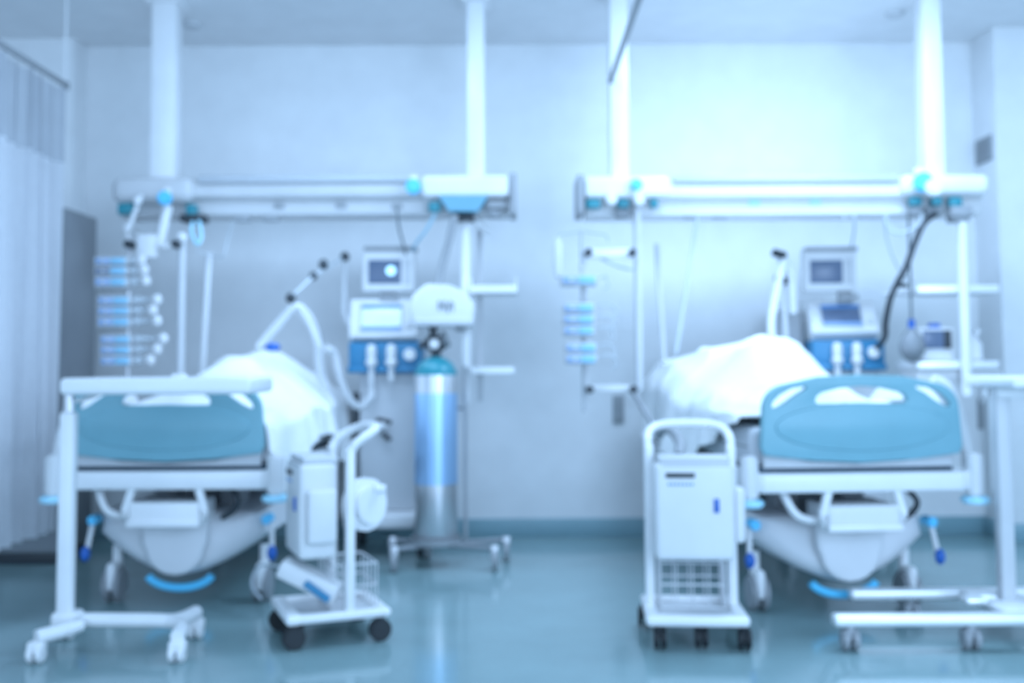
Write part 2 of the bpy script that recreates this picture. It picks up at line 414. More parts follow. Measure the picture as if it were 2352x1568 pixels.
c = at(2206, 905, 5.46)
tq = thing('shelf_pole', 'slim white pole with shelves and drawer hanging beside the vent wall', 'shelf pole', c)
p0, p1 = at(2203, 494, 5.46), at(2209, 908, 5.46)
obj('pole', MB().rod((p0.x, 5.43, p1.z), (p0.x, 5.43, p0.z), .026, n=20), M_white, tq, True)
part('mount', tq, M_mid, 2190, 2228, 490, 508, 5.40, .10, bev=.008)
for py in (664, 839): shelf(tq, 2106, 2296, py, 5.46, 19, .30, False, M_polish)
dw = part('drawer', tq, M_plastic, 2108, 2302, 852, 884, 5.48, .26, bev=.006)
part('handle', dw, M_grey, 2180, 2236, 862, 868, 5.465, .014, bev=.002)
for px in (2262,): obj('clip', MB().box((at(px, 900, 5.5).x - .01, 5.52, at(px, 925, 5.5).z), (at(px, 900, 5.5).x + .01, 5.54, at(px, 884, 5.5).z), .003), M_grey, tq, True)

# ------------------------------------------------------------------ infusion pumps
def pump_mesh(wd, h, dep): return MB().box((-wd / 2, 0, 0), (wd / 2, dep, h), .008)
def pump(px0, px1, py0, py1, Y, label, group, plunger=None, disp=M_disp):
    c = at((px0 + px1) / 2, py1, Y); wd, h = (px1 - px0) * Y / F, (py1 - py0) * Y / F - .002
    t = thing('syringe_pump', label, 'pump', (c.x, Y, c.z), 0, group)
    obj('case', pump_mesh(wd, h, .13), M_grey, t)
    obj('display', MB().box((-wd * .44, -.004, h * .2), (-wd * .04, .004, h * .8), .002), disp, t)
    obj('keypad', MB().box((wd * .0, -.005, h * .16), (wd * .44, .004, h * .84), .003), M_key, t)
    obj('knob', MB().rod((-wd * .22, -.014, h * .5), (-wd * .22, 0, h * .5), h * .16, bev=.002), M_plastic, t)
    if plunger:
        d = plunger * Y / F
        sy = obj('syringe', MB().box((wd / 2 + .002, .015, h * .2), (wd / 2 + .045, .05, h * .95), .008).rod((wd / 2 - .002, .03, h * .6), (wd / 2 + d * .55, .03, h * .6), .012).rod((wd / 2 + d * .55, .03, h * .6), (wd / 2 + d, .03, h * .6), .006), M_line, t)
        obj('plunger_head', MB().rod((wd / 2 + d, .03, h * .6), (wd / 2 + d + .008, .03, h * .6), .026).ball((wd / 2 + d, .015, h * .6), .028, (.9, .6, 1)), M_plastic, sy)
    return t
ORD = {0: 'topmost', 1: 'middle', 2: 'lowest'}
PL = 5.30
stacks = [('upper', (215, 292), (588, 610, 634, 660), (30, 36, 40)), ('central', (222, 298), (678, 702, 726, 752), (60, 50, 60)), ('bottom', (228, 300), (768, 792, 816, 842), (72, 58, 42))]
for nm, (x0, x1), ys, pl in stacks:
    for k in range(3):
        pump(x0, x1, ys[k], ys[k + 1] - 1, PL, f'{ORD[k]} infusion pump of the {nm} trio on the pole by the grey cabinet', 'infusion pumps by the grey cabinet', pl[k], M_disp if (nm, k) != ('upper', 1) else M_screen)
pr = [('lone infusion pump at the top of the pole between the beds', 1288, 1372, 629, 656, 26),
      ('upper infusion pump of the trio on the pole between the beds', 1294, 1366, 694, 720, 50),
      ('middle infusion pump of the trio on the pole between the beds', 1294, 1366, 720, 746, 46),
      ('lower infusion pump of the trio on the pole between the beds', 1294, 1366, 746, 772, 44),
      ('upper infusion pump of the lowest pair on the pole between the beds', 1299, 1371, 786, 812, 44),
      ('lower infusion pump of the lowest pair on the pole between the beds', 1299, 1371, 812, 838, 46)]
for lb, x0, x1, y0, y1, pl in pr:
    t = pump(x0, x1, y0, y1 - 1, 5.30, lb, 'infusion pumps between the beds')
    # the infusion line curling out of the pump
    c0 = at(x1, (y0 + y1) / 2 - 4, 5.36)
    obj('infusion_line', MB().tube([c0, at(x1 + 22, y0 + 4, 5.36), at(x1 + pl - 6, y0 + 10, 5.38), at(x1 + pl, y1 + 2, 5.38), at(x1 + pl - 12, y1 + 6, 5.38)], .004, n=6), M_line, t, True)

# pole with the pumps by the cabinet, hung from the supply rail by an arm
def clampknob(t, px, py, Y, r=.020): 
    c = at(px, py, Y); return obj('clamp_knob', MB().rod((c.x, Y - .05, c.z), (c.x, Y + .02, c.z), r, bev=.005), M_dark, t, True)
c = at(290, 862, 5.44)
ip = thing('infusion_pole', 'jointed pole frame holding nine infusion pumps near the grey cabinet', 'pole', c)
a, b = at(290, 545, 5.46), at(292, 880, 5.46)
obj('pump_pole', MB().rod((b.x, 5.46, b.z), (b.x, 5.46, a.z), .013), M_steel, ip, True)
a, b = at(300, 565, 5.44), at(418, 565, 5.44)
obj('cross_arm', MB().box((a.x, 5.43, a.z - .018), (b.x, 5.46, a.z + .018), .006), M_plastic, ip, True)
a, b = at(418, 545, 5.42), at(418, 860, 5.42)
obj('main_pole', MB().rod((a.x, 5.42, b.z), (a.x, 5.42, a.z), .019, n=20), M_grey, ip, True)
obj('pole_cap', MB().ball((a.x, 5.42, a.z), .028), M_white, ip, True)
obj('hanging_arm', MB().rod(at(386, 472, 5.44), at(366, 566, 5.44), .026, bev=.006), M_white, ip, True)
obj('upper_arm', MB().rod(at(325, 448, 5.40), at(297, 520, 5.42), .012).ball(at(316, 462, 5.40), .022).ball(at(292, 524, 5.42), .018).rod(at(292, 524, 5.42), at(296, 566, 5.44), .008), M_white, ip, True)
for px in (300, 346, 408): clampknob(ip, px, 562 if px != 346 else 572, 5.40, .022 if px != 346 else .010)
part('mount', ip, M_dark, 410, 466, 491, 508, 5.44, .12, bev=.01)
mm = MB(); pbox(mm, 312, 354, 536, 592, 5.33, .09, .012)
one('pump_charger', mm, M_plastic, 'small white box clamped on the arm above the infusion pumps', 'medical device')
a, b = at(480, 580, 5.62), at(463, 870, 5.62)
one('drainage_tube', MB().rod(b, a, .018), M_hose, 'long pale tube standing upright behind the blanket near the pump pole', 'tube')

# pole between the beds
c = at(1340, 946, 5.44)
jp = thing('infusion_pole', 'double pole frame with black clamps holding six pumps between the beds', 'pole', c)
a, b = at(1338, 528, 5.46), at(1345, 946, 5.46)
obj('pump_pole', MB().rod((b.x, 5.46, b.z), (a.x, 5.46, a.z), .016), M_grey, jp, True)
a, b = at(1463, 470, 5.44), at(1460, 898, 5.44)
obj('main_pole', MB().rod((a.x, 5.44, b.z), (a.x, 5.44, a.z), .020), M_grey, jp, True)
a, b = at(1362, 581, 5.42), at(1447, 581, 5.42)
obj('cross_arm', MB().box((a.x - .04, 5.42, a.z - .024), (b.x + .02, 5.46, a.z + .024), .01), M_white, jp, True)
a, b = at(1355, 893, 5.42), at(1455, 893, 5.42)
obj('cross_arm', MB().box((a.x - .02, 5.43, a.z - .02), (b.x + .02, 5.46, a.z + .02), .006), M_plastic, jp, True)
for px, py in ((1351, 581), (1451, 581), (1354, 894), (1454, 893)): clampknob(jp, px, py, 5.38, .020)
obj('hook', MB().tube([at(1338, 530, 5.46), at(1310, 536, 5.46), at(1285, 540, 5.46), at(1282, 556, 5.46)], .004).tube([at(1338, 530, 5.46), at(1365, 536, 5.46), at(1392, 540, 5.46), at(1396, 556, 5.46)], .004), M_line, jp, True)
obj('stay_arm', MB().tube([at(1380, 592, 5.44), at(1410, 606, 5.44), at(1440, 616, 5.44), at(1460, 618, 5.44)], .010), M_line, jp, True)
obj('lower_arm', MB().rod(at(1455, 900, 5.44), at(1512, 996, 5.30), .014), M_mid, jp, True)
mm = MB().lathe([(.002, 0), (.02, .01), (.028, .05), (.028, .16), (.015, .20), (.006, .22)], at(1282, 640, 5.42))
one('drip_bag', mm, M_hose, 'faint clear drip bag hanging from the hook of the pump pole between the beds', 'drip bag')
one('drainage_tube', MB().rod(at(1526, 850, 5.7), at(1508, 560, 5.7), .014), M_hose, 'pale upright tube standing against the wall beside the double pole', 'tube')

# ------------------------------------------------------------------ beds
def arc(cx, cz, rx, rz, a0, a1, n=8): return [(cx + rx * math.cos(math.radians(a0 + (a1 - a0) * i / n)), cz + rz * math.sin(math.radians(a0 + (a1 - a0) * i / n))) for i in range(n + 1)]
def footboard_outline():
    o = []
    W = .402
    o += [(-W + .012, .672)]
    o += [(-.2, .650), (0, .640), (.2, .650)]                   # sagging lower edge
    o += [(W - .012, .672), (W, .70), (W - .006, .80)]
    o += arc(W - .11, .845, .100, .095, 0, 80, 8)
    o += [(.17, .968), (0, .975), (-.17, .968)]
    o += arc(-W + .11, .845, .100, .095, 100, 180, 8)
    o += [(-W, .70)]
    return o
def slot_mid(): return [(-.19, .872), (-.178, .862), (-.09, .862), (0, .864), (.09, .862), (.178, .862), (.19, .872), (.186, .895), (.165, .912), (.09, .930), (0, .938), (-.09, .930), (-.165, .912), (-.186, .895)]
def slot_side(s):
    o = [(.215, .925), (.222, .938), (.28, .930), (.33, .905), (.36, .875), (.366, .852), (.348, .845), (.31, .865), (.26, .90)]
    return [(s * x, z) for x, z in o]
def bed(loc, rz, label, tray_white, outer):
    t = thing('hospital_bed', label, 'bed', loc, rz)
    fb = MB().prism([footboard_outline(), slot_mid(), slot_side(1), slot_side(-1)[::-1]], .036, Matrix.Translation((0, .0, 0)), .004)
    obj('footboard', fb, M_blue, t, angle=50)
    ov = arc(0, .775, .345, .088, 0, 360, 40)[:-1]
    obj('footboard_panel', MB().prism([ov], .012, Matrix.Translation((0, -.020, 0)), .005), M_blue, t, angle=60)
    hb = MB().prism([footboard_outline(), slot_mid()], .036, Matrix.Translation((0, 2.06, -.10)), .004)
    obj('headboard', hb, M_plastic, t, angle=50)
    obj('skirt', MB().prism([[(-.38, .675), (-.2, .632), (0, .622), (.2, .632), (.38, .675), (.38, .618), (-.38, .618)]], .02, Matrix.Translation((0, .035, 0)), .004), M_grey, t)
    obj('crossbar', MB().box((-.42, -.025, .522), (.42, .03, .598), .012, 3), M_white, t)
    obj('deck', MB().box((-.40, .05, .555), (.40, 1.98, .615), .008), M_navy, t)
    for s in (-1, 1):
        obj('side_beam', MB().box((s * .40, .03, .53), (s * .435, 2.02, .60), .008), M_white, t)
        obj('corner_post', MB().rod((s * .455, -.01, .50), (s * .455, -.01, .665), .036, bev=.01, n=24).box((s * .40, -.03, .53), (s * .455, .02, .60), .006), M_plastic, t)
        b = obj('bumper_roller', MB().rod((s * .455, -.01, .472), (s * .455, -.01, .500), .056, bev=.008, n=28), M_pale, t)
        b['label'] = 'pale blue bumper roller'
        # side rail: a curved white loop standing outside the mattress
        ol = [(.22, .62), (.24, .74), (.30, .86), (.40, .915), (.62, .93), (.84, .915), (.94, .86), (1.00, .74), (1.02, .62)]
        il = [(.30, .64), (.31, .73), (.36, .81), (.44, .85), (.62, .86), (.80, .85), (.88, .81), (.93, .73), (.94, .64)]
        if s == outer:
            obj('side_rail', MB().prism([ol, il[::-1]], .028, Matrix.Translation((s * .475, 0, 0)) @ Matrix.Rotation(math.pi / 2, 4, 'Z'), .004), M_white, t, angle=50)
            obj('rail_bracket', MB().box((s * .43, .55, .57), (s * .475, .68, .66), .006), M_white, t)
            pts = [(s * .350, .10, .955), (s * .405, .10, .925), (s * .440, .10, .86), (s * .465, .10, .76), (s * .486, .10, .66), (s * .492, .10, .53)]
            obj('rail_end', MB().tube(pts, .024, n=12).rod(pts[-1], (s * .41, .10, .56), .018), M_white, t)
        # castors
        for y in (.34, 1.78):
            cs = obj('castor_wheel', MB().rod((s * .325 - .036, y - .02, .075), (s * .325 - .010, y - .02, .075), .075, bev=.010, n=28).rod((s * .325 + .010, y - .02, .075), (s * .325 + .036, y - .02, .075), .075, bev=.010, n=28), M_mid, t)
            obj('castor_fork', MB().box((s * .325 - .020, y - .085, .055), (s * .325 + .020, y + .03, .175), .018, 3).rod((s * .325, y + .01, .16), (s * .325, y + .01, .24), .022), M_white, t)
        # brake lever with a coloured pad, release knob above
        pd = obj('brake_pedal', MB().rod((s * .385, .22, .36), (s * .395, .19, .25), .011), M_plastic, t)
        q = obj('pedal_pad', MB().ball((s * .398, .175, .232), .026, (.8, .8, 1.25)), M_pedal, pd); q['label'] = 'blue pedal pad'
        k = obj('release_knob', MB().rod((s * .372, .17, .372), (s * .372, .25, .372), .021, bev=.006), M_cyan, t); k['label'] = 'cyan release knob'
        for y in (.50, 1.5):
            obj('lift_column', MB().box((s * .15 - .05, y - .06, .40), (s * .15 + .05, y + .06, .556), .01), M_mid, t)
    # boat-shaped cover of the base
    loops = []
    for y, sc, dz in ((.20, .80, .045), (.225, .93, .015), (.26, .985, .003), (.32, 1.0, 0), (1.75, 1.0, 0), (1.85, .93, .015)):
        lp = []
        for i in range(21):
            x = -1 + 2 * i / 20
            zz = .135 + .17 * abs(x) ** 1.7
            lp.append((x * .365 * sc, y - .05 * (1 - x * x) * (1 if y < 1 else -1), zz + dz))
        for i in range(11):
            x = 1 - 2 * i / 10
            lp.append((x * .35 * sc, y - .05 * (1 - x * x) * (1 if y < 1 else -1), .405 - dz))
        loops.append(lp)
    obj('base_cover', MB().loft(loops), M_cover, t, angle=40)
    sh = [(-.125, .385), (.125, .385), (.118, .26)] + [(x, z) for x, z in arc(0, .235, .105, .095, 0, -180, 10)] + [(-.118, .26)]
    obj('base_panel', MB().prism([sh], .05, Matrix.Translation((0, .142, .025)), .018), M_cover, t, angle=60)
    pts = [(.145 * math.cos(math.radians(a)), .20, .158 + .075 * math.sin(math.radians(a))) for a in range(200, 341, 10)]
    st = obj('steering_bar', MB().tube(pts, .017, n=10, smooth=2), M_cyan, t); st['label'] = 'cyan steering bar under the base'
    # control box and its brackets below the crossbar
    bx = obj('control_box', MB().box((-.145, -.02, .372), (.145, .22, .472), .014, 3), M_white if tray_white else M_plastic, t)
    obj('tray_lip', MB().box((-.15, -.035, .372), (.15, -.018, .40), .006), M_white, bx)
    for s in (-1, 1):
        obj('bracket', MB().rod((s * .13, .0, .55), (s * .165, -.005, .43), .018, bev=.005).rod((s * .165, -.005, .43), (s * .145, .03, .385), .015), M_white, t)
    obj('cable', MB().tube([(.22, .12, .53), (.27, .10, .47), (.25, .11, .42), (.20, .12, .39)], .012), M_dark, t)
    obj('push_bar', MB().tube([(-.30, .06, .52), (-.26, .04, .44), (-.2, .05, .41), (-.12, .06, .41)], .016), M_white, t)
    return t
BL = ((-1.425, 4.32, 0), math.radians(-.5)); BR = ((1.365, 4.12, 0), math.radians(5))
bedL = bed(*BL, 'hospital bed with an overbed table standing across its blue footboard', True, -1)
bedR = bed(*BR, 'hospital bed with its whole blue slotted footboard in clear view', False, 1)

def mattress(B, label):
    t = thing('mattress', label, 'mattress', (B[0][0], B[0][1], .618), B[1])
    obj('pad', MB().box((-.425, .07, .0), (.425, 2.02, .155), .035, 4), M_matt, t)
    obj('zip', MB().box((-.427, .10, .072), (.427, 1.99, .080), .002), M_mid, t)
mattress(BL, 'grey mattress on the bed behind the overbed table')
mattress(BR, 'grey mattress on the bed with the clear blue footboard')

def sstep(a, b, x):
    t = max(0, min(1, (x - a) / (b - a))); return t * t * (3 - 2 * t)
def blanket(B, label, y0, y1, crest, hemL, hemR, bulL, bulR, seed, nu=110, nv=90):
    """a draped blanket: flat band over the body, rounded over the edges, hanging down to a hem that varies along the bed"""
    b = bmesh.new(); rows = []
    R = .09
    for j in range(nv + 1):
        v = j / nv; y = y0 + (y1 - y0) * v; row = []
        for i in range(nu + 1):
            s = -1 + 2 * i / nu
            half = .40; zt = .80
            side = -1 if s < 0 else 1
            q = abs(s)
            hem = hemL(y) if side < 0 else hemR(y)
            bul = bulL(y) if side < 0 else bulR(y)
            if q < .55:
                x = side * half * q / .55; z = zt
                drop = 0
            else:
                k = (q - .55) / .45                                  # 0 at the edge, 1 at the hem
                x = side * (half + bul * math.sin(min(1, k * 3.5) * math.pi / 2) + .02 * k)
                z = zt - (zt - hem) * k ** 1.25
                drop = k
            top, xc, wd = crest(y)
            g = math.exp(-((x - xc) / wd) ** 2)
            z += (top - zt) * g * (1 - .8 * drop)
            n1 = noise.noise(Vector((x * 3.2 + seed, y * 2.6, z * 1.5))); n2 = noise.noise(Vector((x * 8 + seed, y * 7 + 3, z * 2)))
            n3 = 1 - abs(noise.noise(Vector((x * 2.5 + y * 3 + seed, y * 2 - x * 2, seed)))) * 2
            z += (.026 * n1 + .012 * n2 + .030 * max(0, n3) ** 3) * (1 - drop)
            x += side * drop * min(1, y / .4) * (1 if hem < .69 else .25) * (.030 * math.sin(y * 13 + seed) + .018 * math.sin(y * 29 + seed * 2) + .015 * n1)
            row.append(b.verts.new((x, y + .02 * n1 * drop, z)))
        rows.append(row)
    for a, c in zip(rows, rows[1:]):
        for i in range(nu): b.faces.new((a[i], a[i + 1], c[i + 1], c[i]))
    bmesh.ops.recalc_face_normals(b, faces=b.faces)
    bmesh.ops.solidify(b, geom=b.faces[:], thickness=.008)
    mb = MB(); mb.bm = b
    o = obj('blanket', mb, M_sheet, None, angle=80)
    o.location = (B[0][0], B[0][1], 0); o.rotation_euler = (0, 0, B[1])
    tag(o, label, 'blanket'); return o
def lerp(pts):
    def f(y):
        if y <= pts[0][0]: return pts[0][1]
        for (a, p), (c, q) in zip(pts, pts[1:]):
            if y <= c: return p + (q - p) * sstep(a, c, y)
        return pts[-1][1]
    return f
cl = lerp([(.0, .81), (.25, .85), (.8, 1.05), (1.2, 1.10), (1.6, 1.06), (2.0, .98)])
wl = lerp([(.2, .30), (1.0, .30), (1.8, .36)])
blanket(BL, 'white blanket heaped on the bed behind the overbed table, one side hanging low',
        .03, 1.92, lambda y: (cl(y), .06, wl(y)),
        lambda y: .70, lerp([(.03, .67), (.07, .66), (.13, .49), (.28, .47), (.42, .62), (.60, .68), (.95, .68), (1.2, .62), (1.4, .50), (1.55, .48), (1.7, .60), (1.95, .72)]),
        lambda y: .045, lerp([(.03, .005), (.12, .03), (.5, .065), (1.2, .075), (1.8, .09)]), 1.3)
cr = lerp([(.0, .80), (.3, .93), (.75, 1.15), (1.1, 1.14), (1.6, 1.09), (2.0, 1.04)])
wr = lerp([(.3, .27), (.9, .30), (1.4, .44), (1.9, .55)])
blanket(BR, 'white blanket heaped on the bed with the clear footboard, draped towards the warming cart',
        .10, 1.92, lambda y: (cr(y), -.09, wr(y)),
        lerp([(.1, .79), (.3, .75), (.55, .66), (.75, .58), (1.0, .56), (1.3, .58), (1.9, .64)]), lambda y: .72,
        lerp([(.1, .05), (.6, .06), (1.1, .07), (1.8, .07)]), lambda y: .045, 5.7)

# ------------------------------------------------------------------ overbed tables
def swivel(name, t, x, y, m_=None):
    w_ = obj('castor', MB().rod((x - .028, y, .032), (x - .006, y, .032), .032, bev=.006, n=20).rod((x + .006, y, .032), (x + .028, y, .032), .032, bev=.006, n=20).box((x - .032, y - .02, .035), (x + .032, y + .035, .070), .012), m_ or M_plastic, t)
    return w_
tb = thing('overbed_table', 'white overbed table on a splayed castor base across the bed nearest the curtain', 'table', (-1.43, 3.88, 0))
a = at(140, 868, 3.72); b_ = at(578, 905, 3.72)
obj('tabletop', MB().box((a.x, 3.70, b_.z), (b_.x, 4.06, a.z), .018, 4), M_white, tb, True)
e = obj('end_grip', MB().ball((b_.x - .05, 3.88, (a.z + b_.z) / 2 + .003), .034, (1.5, 3.6, 1.0)), M_white, tb, True)
part('clip', tb, M_white, 392, 422, 858, 872, 3.80, .05, bev=.006)
pc = at(150, 1200, 3.84).x
obj('column', MB().box((pc - .028, 3.83, .075), (pc + .028, 3.88, .86), .012, 3), M_white, tb, True)
obj('inner_column', MB().box((pc - .018, 3.842, .80), (pc + .018, 3.872, b_.z + .01), .008, 3), M_steel, tb, True)
obj('release_lever', MB().tube([(pc + .03, 3.85, .90), (pc + .09, 3.83, .915), (pc + .14, 3.82, .935)], .008), M_plastic, tb, True)
def limb(pts): return MB().tube(pts, .024, n=12)
xl0, xl1 = at(80, 1490, 3.68).x, at(405, 1490, 3.68).x
xr1 = at(452, 1420, 4.02).x; 
obj('base', MB().tube([(xl0, 3.69, .088), (xl0 + .10, 3.80, .100), (pc + .02, 3.86, .105), (pc + .3, 3.86, .104), (xl1 - .06, 3.86, .102), (xr1, 4.01, .096)], .026, n=12)
    .tube([(xl1 - .10, 3.86, .102), (xl1 - .02, 3.80, .100), (xl1, 3.69, .088)], .025, n=12)
    .tube([(pc - .02, 3.86, .104), (pc - .05, 3.94, .100), (pc - .06, 4.01, .090)], .024, n=12)
    .box((pc - .045, 3.82, .075), (pc + .055, 3.91, .14), .02, 3), M_white, tb, True)
for x, y in ((xl0, 3.69), (xl1, 3.69), (xr1, 4.01), (pc - .06, 4.01)):
    g = MB().rod((x - .026, y, .032), (x - .005, y, .032), .032, bev=.006, n=20).rod((x + .005, y, .032), (x + .026, y, .032), .032, bev=.006, n=20).box((x - .03, y - .02, .034), (x + .03, y + .03, .075), .012)
    obj('castor', g, M_white, tb, True)

tc_ = thing('overbed_table', 'overbed table on a grey column with long bright base bars by the white wall', 'table', (1.92, 4.05, 0))
pc = at(2312, 1200, 4.02).x
obj('column', MB().box((pc - .028, 4.01, .09), (pc + .028, 4.065, .93), .010, 3), M_grey, tc_, True)
a = at(2274, 1130, 4.12)
obj('rail_post', MB().box((a.x - .010, 4.068, .52), (a.x + .026, 4.095, .93), .008), M_plastic, tc_, True)
zt_ = at(2310, 863, 4.05).z
obj('tabletop', MB().box((a.x - .03, 3.84, zt_ - .045), (a.x + .80, 4.26, zt_), .016, 4), M_white, tc_, True)
obj('support_arm', MB().box((a.x - .01, 4.0, zt_ - .085), (a.x + .45, 4.15, zt_ - .044), .008), M_white, tc_, True)
x0 = at(1912, 1415, 3.80).x
for y, xx in ((3.80, x0), (4.22, at(1950, 1352, 4.22).x)):
    obj('base_bar', MB().box((xx, y - .03, .085), (pc + .42, y + .03, .128), .014, 3), M_polish, tc_, True)
obj('base_plate', MB().box((pc - .10, 3.80, .085), (pc + .10, 4.25, .125), .012), M_white, tc_, True)
for x, y in ((at(2228, 1450, 3.80).x, 3.80), (x0 + .06, 3.80), (pc + .38, 3.80), (at(2090, 1380, 4.245).x, 4.245), (pc + .38, 4.245)):
    g = MB().rod((x - .030, y, .038), (x - .006, y, .038), .038, bev=.006, n=20).rod((x + .006, y, .038), (x + .030, y, .038), .038, bev=.006, n=20).box((x - .014, y - .02, .04), (x + .014, y + .03, .09), .008)
    obj('castor', g, M_mid, tc_, True)
obj('brake_pedal', MB().box((pc - .16, 3.98, .13), (pc - .06, 4.10, .15), .008).box((pc - .20, 3.92, .128), (pc - .12, 4.0, .150), .008), M_polish, tc_, True)

# ------------------------------------------------------------------ ventilators
def ventilator(loc, rz, label, screen2, tilt, mx=0.0):
    t = thing('ventilator', label, 'ventilator', loc, rz)
    mo = obj('monitor', MB().box((-.14 + mx, -.04, 1.43), (.15 + mx, .05, 1.665), .012, 3), M_plastic, t)
    obj('monitor_hood', MB().box((-.13 + mx, -.055, 1.655), (.16 + mx, .07, 1.680), .008), M_mid, mo)
    obj('screen', MB().box((-.105 + mx, -.046, 1.475), (.075 + mx, -.036, 1.605), .003), M_screen, mo)
    obj('soft_keys', MB().box((.092 + mx, -.044, 1.47), (.128 + mx, -.036, 1.61), .003), M_grey, mo)
    obj('monitor_arm', MB().box((-.02, -.005, 1.36), (.06, .05, 1.45), .010).box((-.02, -.03, 1.385), (.085, .0, 1.415), .005), M_mid, t)
    rt = Matrix.Rotation(tilt, 3, 'X'); pv = (0, 0, 1.16)
    pn = obj('control_panel', MB().box((-.185, -.07, 1.16), (.19, .03, 1.385), .014, 3, rot=rt, piv=pv), M_plastic, t)
    obj('screen', MB().box((-.115, -.076, 1.20), (.10, -.066, 1.345), .003, rot=rt, piv=pv), screen2, pn)
    obj('bezel', MB().box((-.128, -.073, 1.19), (.112, -.062, 1.355), .003, rot=rt, piv=pv), M_trough, pn)
    obj('screen_header', MB().box((-.115, -.079, 1.325), (.10, -.074, 1.345), .002, rot=rt, piv=pv), M_bar, pn)
    obj('screen_footer', MB().box((-.115, -.079, 1.20), (.10, -.074, 1.225), .002, rot=rt, piv=pv), M_disp, pn)
    obj('dial', MB().rod((.148, -.085, 1.23), (.148, -.06, 1.23), .020, bev=.004).xf(Matrix.Translation(pv) @ rt.to_4x4() @ Matrix.Translation(-Vector(pv))), M_grey, pn)
    bb = obj('gas_block', MB().box((-.185, -.05, 1.0), (.215, .22, 1.155), .012, 3), M_vblue, t)
    obj('ledge', MB().box((-.19, -.075, .985), (.22, .0, 1.02), .010, 3), M_vblue, bb)
    for x in (-.055, .052):
        obj('valve', MB().lathe([(.030, 0), (.034, .02), (.024, .035), (.028, .06), (.026, .10), (.016, .115)], (x, -.085, 1.025)), M_plastic, t)
        obj('hose_stub', MB().rod((x, -.085, .94), (x, -.085, 1.03), .018), M_hose, t)
    obj('filter', MB().rod((.15, -.075, 1.085), (.15, -.04, 1.085), .033, bev=.006, n=24), M_white, t)
    obj('body', MB().box((-.13, -.02, .235), (.20, .30, .99), .018, 3), M_grey, t)
    obj('side_strap', MB().box((-.170, .0, .60), (-.13, .04, .88), .008), M_dark, t)
    tp_ = obj('tap', MB().ball((-.01, -.05, .70), .03, (1.3, 1, .8)), M_white, t)
    obj('tap_lever', MB().rod((-.03, -.06, .735), (.05, -.055, .715), .012).rod((.0, -.055, .66), (.045, -.055, .62), .012), M_dark, tp_)
    obj('base', MB().box((-.20, -.14, .155), (.26, .34, .235), .02, 3), M_plastic, t)
    for x, y in ((-.15, -.09), (.21, -.09), (-.15, .28), (.21, .28)):
        obj('castor', MB().rod((x - .018, y, .06), (x + .018, y, .06), .06, bev=.008, n=24).box((x - .024, y - .025, .08), (x + .024, y + .025, .158), .008), M_dark, t)
    return t
c1 = at(880, 850, 5.74)
V1 = ventilator((c1.x, 5.76, 0), 0, 'ventilator with bright lower screen standing behind the oxygen cylinder', M_bright, math.radians(-14), .025)
obj('painted_glint', MB().rod((.045, -.050, 1.545), (.045, -.044, 1.545), .026, n=24), M_glint, V1)['label'] = 'glowing painted lamp glint on the upper monitor'
c2 = at(1940, 800, 5.88)
V2 = ventilator((c2.x, 5.90, 0), math.radians(-4), 'ventilator with tilted dark lower screen behind the clear blue footboard', M_screen, math.radians(-34), -.08)
# humidifier canister column beside the second ventilator
obj('humidifier', MB().box((-.36, .10, 1.02), (-.19, .28, 1.33), .03, 4), M_mid, V2)
# jointed hose arms
def joint(mb, p, r=.026): mb.ball(p, r, (1, 1, 1.1)); return mb
ha = thing('hose_arm', 'thin jointed hose arm reaching from the ventilator over the bed nearest the curtain', 'hose arm', at(795, 700, 5.74))
obj('post', MB().rod(at(792, 590, 5.74), at(790, 720, 5.74), .012).rod(at(790, 720, 5.74), at(806, 760, 5.76), .012), M_grey, ha, True)
obj('upper_link', MB().rod(at(792, 590, 5.74), at(722, 632, 5.50), .007), M_line, ha, True)
obj('lower_link', MB().rod(at(722, 632, 5.50), at(668, 682, 5.36), .006), M_line, ha, True)
for px, py, y in ((792, 590, 5.74), (743, 607, 5.56), (720, 633, 5.50), (668, 684, 5.36)):
    obj('joint', joint(MB(), at(px, py, y), .026 if px != 720 else .022), M_dark, ha, True)
hb_ = thing('breathing_hose', 'white breathing hose forming an upturned V above the blanket nearest the curtain', 'hose', at(600, 800, 5.3))
obj('hose', MB().tube([at(592, 800, 5.30), at(640, 745, 5.34), at(676, 706, 5.36), at(704, 722, 5.38), at(726, 770, 5.42), at(735, 850, 5.48), at(750, 890, 5.52)], .022, smooth=10, ridge=.18), M_hose, hb_, True)
obj('y_piece', MB().ball(at(626, 797, 5.24), .028, (1.4, .9, .8)), M_pedal, hb_, True)['label'] = 'dark blue Y shaped hose connector'
obj('branch_hose', MB().tube([at(680, 702, 5.36), at(708, 740, 5.36), at(736, 800, 5.36)], .014, smooth=10, ridge=.18), M_hose, hb_, True)
hc = thing('breathing_hose', 'pale breathing hose hanging in a loop under the blue ventilator block', 'hose', at(830, 940, 5.6))
vx = V1.matrix_basis @ Vector((-.055, -.085, .95))
obj('hose', MB().tube([at(748, 800, 5.50), at(768, 812, 5.56), at(782, 868, 5.58), at(800, 912, 5.60), at(826, 934, 5.62), at(852, 912, 5.64), vx + Vector((0, 0, -.06)), vx], .019, smooth=10, ridge=.15), M_hose, hc, True)
hd = thing('hose_arm', 'upright jointed hose arm rising behind the blanket of the bed nearest the vent wall', 'hose arm', at(1795, 780, 5.7))
obj('post', MB().rod(at(1806, 780, 5.74), at(1797, 642, 5.74), .014), M_grey, hd, True)
obj('upper_link', MB().rod(at(1797, 642, 5.74), at(1790, 584, 5.72), .012), M_grey, hd, True)
for px, py in ((1788, 583), (1793, 641)): obj('joint', MB().rod(at(px - 10, py - 3, 5.68), at(px + 14, py + 4, 5.74), .022, bev=.006), M_dark, hd, True)
